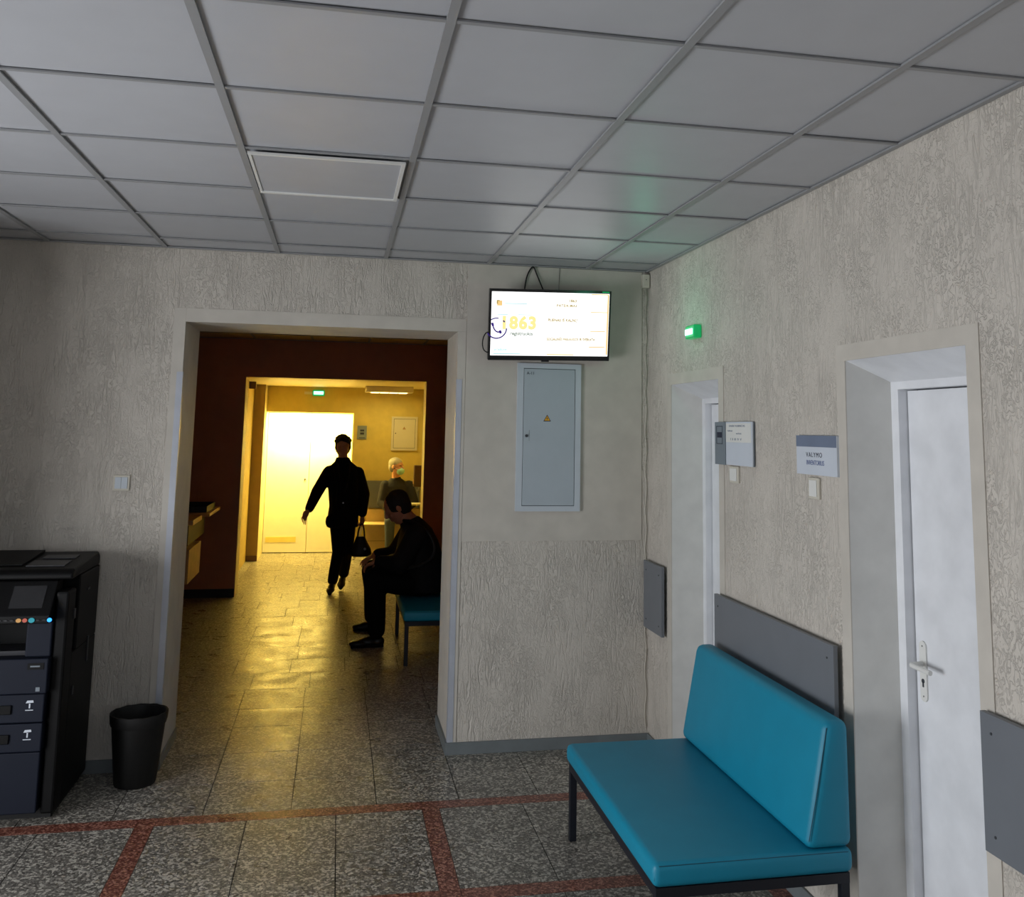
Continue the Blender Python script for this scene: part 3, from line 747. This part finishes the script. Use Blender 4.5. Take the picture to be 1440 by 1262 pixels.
# ------------------------------------------------------------------ waste bin
t = thing('waste_bin', 'round black waste bin on the floor between the copier and the archway', 'waste bin', (-.925, 5.235, 0))
bm = bmesh.new(); cx, cy = -.925, 5.235
r = lathe(bm, [(.0005, .004), (.092, .004), (.096, .0), (.099, .006), (.131, .325), (.1345, .327), (.1345, .335), (.126, .335), (.124, .322), (.093, .012), (.0005, .012)], (cx, cy), 40)
obj('bucket', bm, M['bin'], t, True)
bm = bmesh.new()
prof = []
n = 40; rings = []
for (rr, z, amp) in ((.1300, .285, .0012), (.1345, .300, .002), (.1375, .328, .0012), (.1368, .341, .001), (.130, .341, .001), (.122, .30, .002)):
    rings.append([bm.verts.new((cx+(rr+amp*math.sin(k*2.7))*math.cos(2*math.pi*k/n), cy+(rr+amp*math.sin(k*2.7))*math.sin(2*math.pi*k/n), z+amp*1.5*math.sin(k*1.9))) for k in range(n)])
for A, D in zip(rings, rings[1:]):
    for k in range(n): bm.faces.new((A[k], A[(k+1) % n], D[(k+1) % n], D[k]))
obj('bin_liner', bm, M['black'], t, True)

# ------------------------------------------------------------------ wooden furniture in the hall, left
t = thing('wooden_desk', 'light wooden desk half hidden behind the left side of the archway', 'desk', (-1.6, 9.5, 0))
obj('worktop', B((-2.3, -1.15, 9.35, 10.15, .925, .955), bev=.003), M['wood'], t)
obj('shelf', B((-2.3, -1.215, 8.8, 9.34, .90, .945), bev=.003), M['wood'], t)
obj('apron', B((-2.25, -1.26, 8.86, 9.9, .72, .899)), M['black'], t)
bm = B((-2.2, -1.2, 8.55, 9.25, .44, .458), (-2.2, -1.2, 8.55, 9.25, .702, .72), (-1.218, -1.2, 8.55, 9.25, .458, .702), (-2.2, -2.182, 8.55, 9.25, .458, .702), (-2.182, -1.218, 9.232, 9.25, .458, .702))
obj('cabinet_box', bm, M['wood'], t)
for (x, y) in ((-2.2, 8.9), (-1.75, 8.9), (-2.2, 10.05), (-1.75, 10.05)):
    obj('leg', B((x, x+.04, y, y+.04, 0, .439 if y < 9 else .9245)), M['black_metal'], t)
t = thing('paper_tray', 'flat black tray lying on the wooden desk in the hall', 'paper tray', (-1.5, 9.75, .956))
obj('tray_base', B((-1.9, -1.19, 9.45, 10.05, .956, .965)), M['black'], t)
obj('rim', B((-1.9, -1.19, 9.45, 9.46, .9652, 1.01), (-1.9, -1.19, 10.04, 10.05, .9652, 1.01), (-1.9, -1.89, 9.46, 10.04, .9652, 1.01), (-1.2, -1.19, 9.46, 10.04, .9652, 1.01)), M['black'], t)

# ------------------------------------------------------------------ far corridor furniture
t = thing('wooden_bench', 'plain wooden bench at the far wall under the person in the mask', 'bench', (.75, 13.35, 0))
obj('seat', B((.33, 1.15, 13.15, 13.58, .45, .475), bev=.003), M['wood_pale'], t)
obj('front_panel', B((.42, 1.13, 13.32, 13.34, .05, .449)), M['wood_pale'], t)
obj('plank_joint', B((.42, 1.13, 13.3185, 13.3198, .235, .240)), M['gap'], t)
obj('backrest', B((.42, 1.15, 13.54, 13.575, .4755, .64)), M['wood_pale'], t)
bm = bmesh.new(); prism(bm, [(.33, .449), (.375, .449), (.285, .02), (.245, .02)], 'y', 13.2, 13.23); obj('leg', bm, M['cream_plastic'], t)
obj('leg', B((1.10, 1.13, 13.2, 13.23, 0, .449)), M['cream_plastic'], t)
bm = bmesh.new(); cyl(bm, (.262, 13.215, .0185), 'x', .018, .03, 12); obj('foot', bm, M['white_plastic'], t)
t = thing('bumper_board', 'grey-green board on the far yellow wall behind the man in the mask', 'bumper board', (.75, FW, .83))
obj('panel', B((.33, 1.15, FW-.02, FW-.0005, .66, 1.035)), M['board'], t)
# dispenser and shelf on the right wall
t = thing('hand_dispenser', 'brown hand sanitiser dispenser on the right side of the far corridor', 'dispenser', (SX, 12.8, 1.12))
obj('tank', B((1.0, 1.165, 12.74, 12.86, 1.00, 1.285), bev=.012, seg=3), M['brown_plastic'], t)
obj('back_plate', B((1.1655, SX-.0005, 12.73, 12.87, .97, 1.29)), M['cream_plastic'], t)
obj('window', B((.995, .9995, 12.76, 12.84, 1.04, 1.10)), M['wood'], t)
bm = bmesh.new(); tube(bm, smooth_path([(1.08, 12.80, .999), (1.075, 12.80, .965), (1.05, 12.79, .95)], 4), .010, 8); tube(bm, [(1.045, 12.78, .97), (1.13, 12.78, .965)], .006, 6)
obj('nozzle', bm, M['steel'], t)
t = thing('wall_shelf', 'small white shelf on the corridor wall under the brown dispenser', 'shelf', (SX, 12.8, .77))
obj('plank', B((.95, SX-.0005, 12.7, 12.9, .765, .785)), M['white_plastic'], t)
obj('bracket', B((1.12, SX-.0005, 12.78, 12.82, .66, .7645)), M['steel'], t)

# ------------------------------------------------------------------ people
def ball(bm, c, r, s=(1, 1, 1), rot=None, sub=2):
    m_ = Matrix.Translation(Vector(c)) @ (rot.to_4x4() if rot else Matrix()) @ Matrix.Diagonal((r*s[0], r*s[1], r*s[2], 1))
    bmesh.ops.create_icosphere(bm, subdivisions=sub, radius=1, matrix=m_)
def limb(bm, pts, rad, n=14):
    """rounded tapered limb through pts"""
    pts = [Vector(p) for p in pts]
    for i in range(len(pts)-1):
        A, D, ra, rd = pts[i], pts[i+1], rad[i], rad[i+1]
        tube(bm, [A, A.lerp(D, .5), D], [ra, (ra+rd)/2, rd], n)
    for p, r in zip(pts, rad): ball(bm, p, r*1.0)
def trunk(bm, secs, n=20):
    """secs: (centre, half width vec, half depth vec)"""
    rings = []
    for c, wv, dv in secs:
        c, wv, dv = Vector(c), Vector(wv), Vector(dv)
        rings.append([bm.verts.new(c+wv*math.cos(2*math.pi*k/n)+dv*math.sin(2*math.pi*k/n)) for k in range(n)])
    for A, D in zip(rings, rings[1:]):
        for k in range(n): bm.faces.new((A[k], A[(k+1) % n], D[(k+1) % n], D[k]))
    bm.faces.new(rings[0][::-1]); bm.faces.new(rings[-1])
def fuse(name, bm, m_, parent, voxel=.008, it=4, fac=.5):
    """merge overlapping volumes into one continuous surface"""
    me = bpy.data.meshes.new('tmp'); bmesh.ops.recalc_face_normals(bm, faces=bm.faces); bm.to_mesh(me); bm.free()
    o = bpy.data.objects.new('tmp', me); C.objects.link(o)
    r = o.modifiers.new('r', 'REMESH'); r.mode = 'VOXEL'; r.voxel_size = voxel
    s = o.modifiers.new('s', 'SMOOTH'); s.factor = fac; s.iterations = it
    dg = bpy.context.evaluated_depsgraph_get()
    me2 = bpy.data.meshes.new_from_object(o.evaluated_get(dg))
    bpy.data.objects.remove(o); bpy.data.meshes.remove(me)
    b2 = bmesh.new(); b2.from_mesh(me2); bpy.data.meshes.remove(me2)
    ob = obj(name, b2, m_, parent)
    for p in ob.data.polygons: p.use_smooth = True
    return ob
def head(bm, c, f, u, s=1.0):
    """head with face: centre c, facing f, crown direction u"""
    f = Vector(f).normalized(); u = Vector(u).normalized(); sd = u.cross(f).normalized(); u = f.cross(sd).normalized()
    rot = Matrix((sd, f, u)).transposed()
    P = lambda x, y, z: Vector(c)+(sd*x+f*y+u*z)*s
    ball(bm, P(0, -.012, .025), .098*s, (.80, .98, .92), rot, 3)
    ball(bm, P(0, .018, -.030), .076*s, (.86, .95, 1.05), rot, 3)
    ball(bm, P(0, .050, -.088), .030*s, (1.1, .9, .8), rot)          # chin
    tube(bm, [P(0, .088, .018), P(0, .104, -.012), P(0, .108, -.024)], [.008*s, .012*s, .014*s], 8)   # nose
    for k in (-1, 1):
        ball(bm, P(.030*k, .078, .028), .014*s, (1.5, .7, .6), rot)   # brow
        ball(bm, P(.034*k, .068, -.018), .020*s, (1, .8, .9), rot)    # cheek
        ball(bm, P(.080*k, -.004, -.006), .026*s, (.35, .7, 1.15), rot)  # ear
    ball(bm, P(0, .086, -.052), .018*s, (1.3, .5, .38), rot)          # lips
    ball(bm, P(0, .083, -.064), .016*s, (1.2, .5, .38), rot)
    return P, rot
def hand(bm, w, d, n, s=1, curl=.5, thumb=1, spread=.12):
    """w wrist, d direction of the fingers, n palm normal (towards which fingers curl)"""
    w, d, n = Vector(w), Vector(d).normalized(), Vector(n).normalized()
    sd = d.cross(n).normalized(); n = sd.cross(d).normalized()
    rot = Matrix((sd, d, n)).transposed()
    ball(bm, w+d*.045*s, .045*s, (.88, 1.1, .36), rot); ball(bm, w+d*.012*s, .030*s, (.95, .9, .62), rot)
    for i, L in enumerate((.072, .082, .076, .060)):
        x = (-.030+.020*i)*s
        dirv = (d+sd*spread*(i-1.5)*.6).normalized(); p = w+d*.082*s+sd*x; pts = [p-dirv*.02*s]
        ang = curl*(.5+.15*i)
        pts.append(p)
        for k in range(3):
            a = ang*(k+.6)
            v = dirv*math.cos(a)+n*math.sin(a); pts.append(pts[-1]+v*L*s*(.44, .32, .24)[k])
        limb(bm, pts, [.0085*s, .0088*s, .0082*s, .0076*s, .0065*s], 8)
    p = w+d*.025*s+sd*(-.030*s*thumb)
    v1 = (d*.62-sd*thumb*.70+n*.30).normalized(); v2 = (d*.86-sd*thumb*.28+n*.45).normalized()
    limb(bm, [p, p+v1*.036*s, p+v1*.036*s+v2*.028*s, p+v1*.036*s+v2*.050*s], [.013*s, .0105*s, .0095*s, .0078*s], 8)
def shoe(bm, heel, toe, w=.042, h=.075):
    heel, toe = Vector(heel), Vector(toe); d = toe-heel; up_ = Vector((0, 0, 1)); sd = d.cross(up_).normalized(); un = sd.cross(d).normalized()
    L = d.length; dn = d.normalized(); rot = Matrix((sd, dn, un)).transposed()
    ball(bm, heel+dn*.18*L+un*h*.45, .5, (w*1.7, L*.36, h*1.05), rot, 3)
    ball(bm, heel+dn*.72*L+un*h*.33, .5, (w*2.15, L*.58, h*.72), rot, 3)
    ball(bm, heel+dn*.45*L+un*h*.42, .5, (w*1.8, L*.7, h*.95), rot, 3)
    tube(bm, [heel+dn*.03*L+un*.006, heel+dn*.5*L+un*.006, heel+dn*.96*L+un*.008], [w*.6, w*.7, w*.55], 10)
V = Vector

# ---- walking man with a handbag
WP = V((.05, 10.7, 0))
t = thing('person', 'person in a black coat walking forward, one arm swung out, holding a handbag', 'person', WP)
bm = bmesh.new()
HC = V((.048, 10.66, 1.555)); HF, HU = (-.10, -1, -.10), (0, -.06, 1)
head(bm, HC, HF, HU, .98)
limb(bm, [(.055, 10.72, 1.33), (.050, 10.69, 1.47)], [.062, .052])
trunk(bm, [((.07, 10.72, .78), (.15, 0, 0), (0, .10, 0)), ((.07, 10.72, 1.0), (.14, 0, 0), (0, .10, 0)), ((.065, 10.72, 1.22), (.16, 0, 0), (0, .11, 0)), ((.06, 10.72, 1.34), (.12, 0, 0), (0, .08, 0))])
SL, EL, WL = V((-.090, 10.72, 1.285)), V((-.205, 10.65, 1.075)), V((-.290, 10.50, .885))
SR, ER, WR = V((.222, 10.72, 1.275)), V((.298, 10.74, 1.045)), V((.288, 10.66, .815))
limb(bm, [SL, EL, WL], [.045, .038, .025]); limb(bm, [SR, ER, WR], [.045, .038, .025])
hand(bm, WL, (-.42, -.30, -.86), (.55, -.6, -.2), .95, .35, -1, .35)
hand(bm, WR, (-.04, -.10, -1), (-.75, -.6, 0), .92, 1.15, 1)
KL, AL = V((.045, 10.66, .43)), V((-.004, 10.66, .115)); KR, AR = V((.135, 10.70, .43)), V((.118, 10.93, .150))
limb(bm, [(.02, 10.72, .80), KL, AL], [.08, .05, .036]); limb(bm, [(.13, 10.72, .80), KR, AR], [.08, .05, .036])
fuse('body', bm, M['skin'], t, .0055, 3)
bm = bmesh.new()   # hair: short, swept up
hf = V(HF).normalized()
ball(bm, HC+V((0, .026, .042)), .100, (.88, .98, .92), None, 3)
for k in range(7): ball(bm, HC+V((-.06+.02*k, -.050+.004*math.sin(k*2), .072+.010*math.sin(k*1.9))), .020+.004*math.sin(k*2.7))
ball(bm, HC+V((0, .045, -.005)), .088, (.95, .85, 1.05), None, 3)
for k in range(26):
    a = k*2.39996; q = math.sqrt((k+.5)/26)
    ball(bm, HC+V((.078*q*math.cos(a), .015+.075*q*math.sin(a), .040+.085*math.sqrt(max(0, 1.05-q*q))+.006*math.sin(k*2.3))), .022+.005*math.sin(k*3.1))
for x_ in (-1, 1): ball(bm, HC+V((.074*x_, .0, .005)), .030, (.5, 1, 1.1))
fuse('hair', bm, M['hair_dark'], t, .007, 2)
bm = bmesh.new()   # coat: open, flaring hem
trunk(bm, [((.078, 10.72, .69), (.172, 0, 0), (0, .15, 0)), ((.078, 10.72, .74), (.172, 0, 0), (0, .148, 0)), ((.085, 10.72, .92), (.160, 0, 0), (0, .135, 0)), ((.075, 10.72, 1.10), (.170, 0, 0), (0, .135, 0)),
           ((.065, 10.72, 1.24), (.192, 0, 0), (0, .135, 0)), ((.064, 10.72, 1.305), (.182, 0, 0), (0, .118, 0)), ((.060, 10.715, 1.355), (.140, 0, 0), (0, .098, 0)), ((.056, 10.71, 1.395), (.092, 0, 0), (0, .082, 0)), ((.052, 10.70, 1.445), (.070, 0, 0), (0, .070, 0))])
limb(bm, [SL, EL, WL+V((.012, .02, .02))], [.070, .066, .048]); limb(bm, [SR, ER, WR+V((0, .0, .03))], [.070, .066, .050])
ball(bm, (-.055, 10.64, .76), .06, (.9, .8, 1.3)); ball(bm, (.02, 10.585, 1.0), .04, (.6, .5, 3.2))
# lapels
tube(bm, [(-.02, 10.60, 1.38), (.0, 10.565, 1.22), (.03, 10.575, 1.05)], [.028, .030, .014], 8); tube(bm, [(.11, 10.60, 1.38), (.10, 10.565, 1.22), (.07, 10.575, 1.05)], [.028, .030, .014], 8)
fuse('coat', bm, M['coat'], t, .009, 4)
bm = bmesh.new(); cyl(bm, (.075, 10.567, .96), 'y', .009, .006, 12); obj('button', bm, M['steel'], t)
bm = bmesh.new()
limb(bm, [(.025, 10.72, .80), (.036, 10.69, .62), KL, (.018, 10.67, .27), (-.002, 10.66, .13)], [.098, .084, .066, .060, .056])
limb(bm, [(.13, 10.72, .80), (.135, 10.70, .62), KR, (.128, 10.80, .30), (.116, 10.92, .165)], [.098, .084, .066, .060, .056])
fuse('trousers', bm, M['trousers'], t, .008, 4)
bm = bmesh.new(); shoe(bm, (.004, 10.71, .066), (-.030, 10.50, .006)); fuse('shoe', bm, M['shoe'], t, .006, 2)
bm = bmesh.new(); shoe(bm, (.118, 10.98, .115), (.085, 10.79, .012)); fuse('shoe', bm, M['shoe'], t, .006, 2)

# handbag
t = thing('handbag', 'black leather handbag hanging from the hand of the walking person', 'handbag', (.285, 10.62, .37))
bm = bmesh.new()
trunk(bm, [((.285, 10.62, .385), (.092, 0, 0), (0, .05, 0)), ((.285, 10.62, .41), (.118, 0, 0), (0, .062, 0)), ((.283, 10.62, .47), (.108, 0, 0), (0, .058, 0)), ((.280, 10.62, .54), (.070, 0, 0), (0, .04, 0)), ((.275, 10.62, .60), (.045, 0, 0), (0, .022, 0))])
fuse('bag_body', bm, M['bag'], t, .007, 3)
bm = bmesh.new(); tube(bm, smooth_path([(.245, 10.62, .56), (.250, 10.62, .65), (.272, 10.625, .722), (.296, 10.62, .722), (.312, 10.62, .65), (.322, 10.62, .55)]), .009, 8); obj('handle', bm, M['bag'], t, True)
bm = bmesh.new(); cyl(bm, (.325, 10.562, .47), 'y', .014, .008, 14); obj('clasp', bm, M['steel'], t)

# ---- seated heavy man in the hall, seen from the side, head bowed
t = thing('person', 'heavy person in dark clothes sitting hunched on the hall bench, strap across the back', 'person', (.7, 8.15, 0))
bm = bmesh.new()
HC = V((.505, 8.18, 1.105)); HF, HU = (-.80, -.05, -.60), (-.52, 0, .85)
head(bm, HC, HF, HU, 1.12)
limb(bm, [(.655, 8.19, .94), (.575, 8.185, 1.03)], [.085, .074])
trunk(bm, [((.76, 8.17, .46), (0, .19, 0), (.15, 0, 0)), ((.72, 8.17, .70), (0, .20, 0), (.16, 0, 0)), ((.66, 8.18, .92), (0, .16, 0), (.10, 0, 0))])
S1, E1, W1 = V((.655, 7.955, .895)), V((.520, 7.86, .675)), V((.345, 7.955, .690))
S2, E2, W2 = V((.655, 8.42, .895)), V((.520, 8.50, .675)), V((.345, 8.38, .690))
limb(bm, [S1, E1, W1], [.06, .048, .030]); limb(bm, [S2, E2, W2], [.06, .048, .030])
hand(bm, W1, (-.8, .45, -.35), (-.3, .2, -.9), 1.0, .7, 1); hand(bm, W2, (-.8, -.45, -.35), (-.3, -.2, -.9), 1.0, .7, -1)
K1, A1 = V((.325, 7.975, .555)), V((.370, 8.02, .12)); K2, A2 = V((.325, 8.43, .555)), V((.350, 8.62, .12))
limb(bm, [(.76, 8.03, .50), K1, A1], [.085, .06, .042]); limb(bm, [(.76, 8.31, .50), K2, A2], [.085, .06, .042])
fuse('body', bm, M['skin2'], t, .0065, 3)
bm = bmesh.new(); hu = V(HU).normalized(); hf = V(HF).normalized()
rot = Matrix((hu.cross(hf).normalized(), hf, hu)).transposed()
ball(bm, HC+hu*.034-hf*.022, .113, (.86, 1.0, .95), rot, 3); ball(bm, HC-hf*.048-hu*.012, .095, (.92, .85, 1.05), rot, 3)
fuse('hair', bm, M['hair_black'], t, .007, 2)
bm = bmesh.new()
trunk(bm, [((.745, 8.17, .435), (0, .265, 0), (.205, 0, .0)), ((.735, 8.17, .52), (0, .275, 0), (.212, 0, .0)), ((.710, 8.17, .65), (0, .285, 0), (.205, 0, .03)), ((.685, 8.175, .78), (0, .285, 0), (.180, 0, .05)),
           ((.665, 8.18, .89), (0, .265, 0), (.140, 0, .05)), ((.640, 8.185, .965), (0, .18, 0), (.095, 0, .04)), ((.610, 8.185, 1.01), (0, .095, 0), (.078, 0, .03))])
limb(bm, [S1, E1, W1+V((.03, -.01, -.002))], [.098, .078, .056]); limb(bm, [S2, E2, W2+V((.03, .01, -.002))], [.098, .078, .056])
ball(bm, (.52, 8.17, .60), .15, (.9, 1.45, .85), None, 3)
fuse('jacket', bm, M['jacket'], t, .010, 5)
bm = bmesh.new()
limb(bm, [(.74, 8.05, .515), (.52, 8.0, .525), K1, (.352, 7.99, .40), (.365, 8.015, .14)], [.125, .108, .090, .080, .072])
limb(bm, [(.74, 8.30, .515), (.52, 8.38, .525), K2, (.345, 8.52, .40), (.352, 8.61, .14)], [.125, .108, .090, .080, .072])
ball(bm, (.78, 8.17, .51), .13, (1, 1.6, .9))
fuse('trousers', bm, M['trousers'], t, .009, 4)
bm = bmesh.new(); shoe(bm, (.435, 8.06, .004), (.150, 8.03, .004), .05, .085); fuse('shoe', bm, M['shoe'], t, .006, 2)
bm = bmesh.new(); shoe(bm, (.425, 8.66, .004), (.185, 8.70, .004), .05, .085); fuse('shoe', bm, M['shoe'], t, .006, 2)
bm = bmesh.new()
tube(bm, smooth_path([(.560, 8.11, 1.005), (.640, 8.02, 1.00), (.745, 7.945, .93), (.800, 7.90, .83), (.790, 7.875, .74), (.710, 7.865, .68), (.600, 7.85, .655), (.50, 7.93, .62)]), .013, 8)
obj('bag_strap', bm, M['black'], t, True)

# ---- man in a mask on the far bench, looking to the right
t = thing('person', 'grey-haired person in a pale green mask and grey sweater sitting on the far bench', 'person', (.82, 13.3, 0))
bm = bmesh.new()
HC = V((.800, 13.33, 1.242)); HF, HU = (.88, -.55, -.05), (0, 0, 1)
P_, rot = head(bm, HC, HF, HU, 1.04)
limb(bm, [(.80, 13.37, 1.02), (.795, 13.355, 1.16)], [.062, .055])
trunk(bm, [((.83, 13.37, .55), (.14, 0, 0), (0, .09, 0)), ((.82, 13.37, .85), (.16, 0, 0), (0, .09, 0)), ((.815, 13.37, 1.02), (.12, 0, 0), (0, .07, 0))])
SA, EA, WA = V((.655, 13.36, .985)), V((.605, 13.30, .755)), V((.735, 13.14, .640))
SB, EB, WB = V((.980, 13.36, .985)), V((1.060, 13.30, .765)), V((.905, 13.14, .640))
limb(bm, [SA, EA, WA], [.05, .04, .027]); limb(bm, [SB, EB, WB], [.05, .04, .027])
hand(bm, WA, (.75, -.35, -.35), (0, .3, -1), .95, .5, 1); hand(bm, WB, (-.75, -.35, -.35), (0, .3, -1), .95, .5, -1)
limb(bm, [(.74, 13.33, .56), (.715, 12.98, .50), (.715, 12.93, .12)], [.07, .05, .036]); limb(bm, [(.91, 13.33, .56), (.945, 12.98, .50), (.955, 12.93, .12)], [.07, .05, .036])
fuse('body', bm, M['skin'], t, .0065, 3)
bm = bmesh.new()
ball(bm, P_(0, -.020, .042), .102, (.84, 1.0, .84), rot, 3); ball(bm, P_(0, -.045, .0), .085, (.92, .82, 1.0), rot, 3)
fuse('hair', bm, M['hair_grey'], t, .007, 2)
bm = bmesh.new()
ball(bm, P_(0, .060, -.052), .066, (.98, .92, .82), rot, 3); ball(bm, P_(0, .100, -.035), .022, (1.2, .9, 1), rot)
mk = fuse('face_mask', bm, M['mask'], t, .006, 2)
for k in (-1, 1): bm = bmesh.new(); tube(bm, [P_(.060*k, .055, -.03), P_(.084*k, .005, .0)], .0025, 5); obj('ear_loop', bm, M['white_plastic'], mk)
bm = bmesh.new()
trunk(bm, [((.83, 13.36, .535), (.175, 0, 0), (0, .125, 0)), ((.83, 13.37, .66), (.180, 0, 0), (0, .125, 0)), ((.82, 13.37, .84), (.195, 0, 0), (0, .120, 0)), ((.815, 13.37, .97), (.200, 0, 0), (0, .105, 0)), ((.81, 13.37, 1.045), (.12, 0, 0), (0, .08, 0)), ((.80, 13.365, 1.085), (.070, 0, 0), (0, .066, 0))])
limb(bm, [SA, EA, WA+V((-.02, .01, .01))], [.072, .060, .042]); limb(bm, [SB, EB, WB+V((.02, .01, .01))], [.072, .060, .042])
fuse('sweater', bm, M['sweater'], t, .009, 4)
bm = bmesh.new(); tube(bm, [(.803, 13.362, 1.07), (.799, 13.36, 1.095)], [.072, .063], 18); fuse('collar', bm, M['black'], t, .006, 1)
bm = bmesh.new()
limb(bm, [(.75, 13.34, .565), (.715, 12.99, .515), (.715, 12.95, .33), (.715, 12.93, .13)], [.088, .072, .062, .055])
limb(bm, [(.90, 13.34, .565), (.945, 12.99, .515), (.950, 12.95, .33), (.955, 12.93, .13)], [.088, .072, .062, .055])
fuse('trousers', bm, M['jeans'], t, .009, 4)
for x in (.715, .955):
    bm = bmesh.new(); shoe(bm, (x, 12.98, .004), (x+(.01 if x > .8 else -.01), 12.72, .004), .043, .075); fuse('shoe', bm, M['shoe'], t, .007, 2)
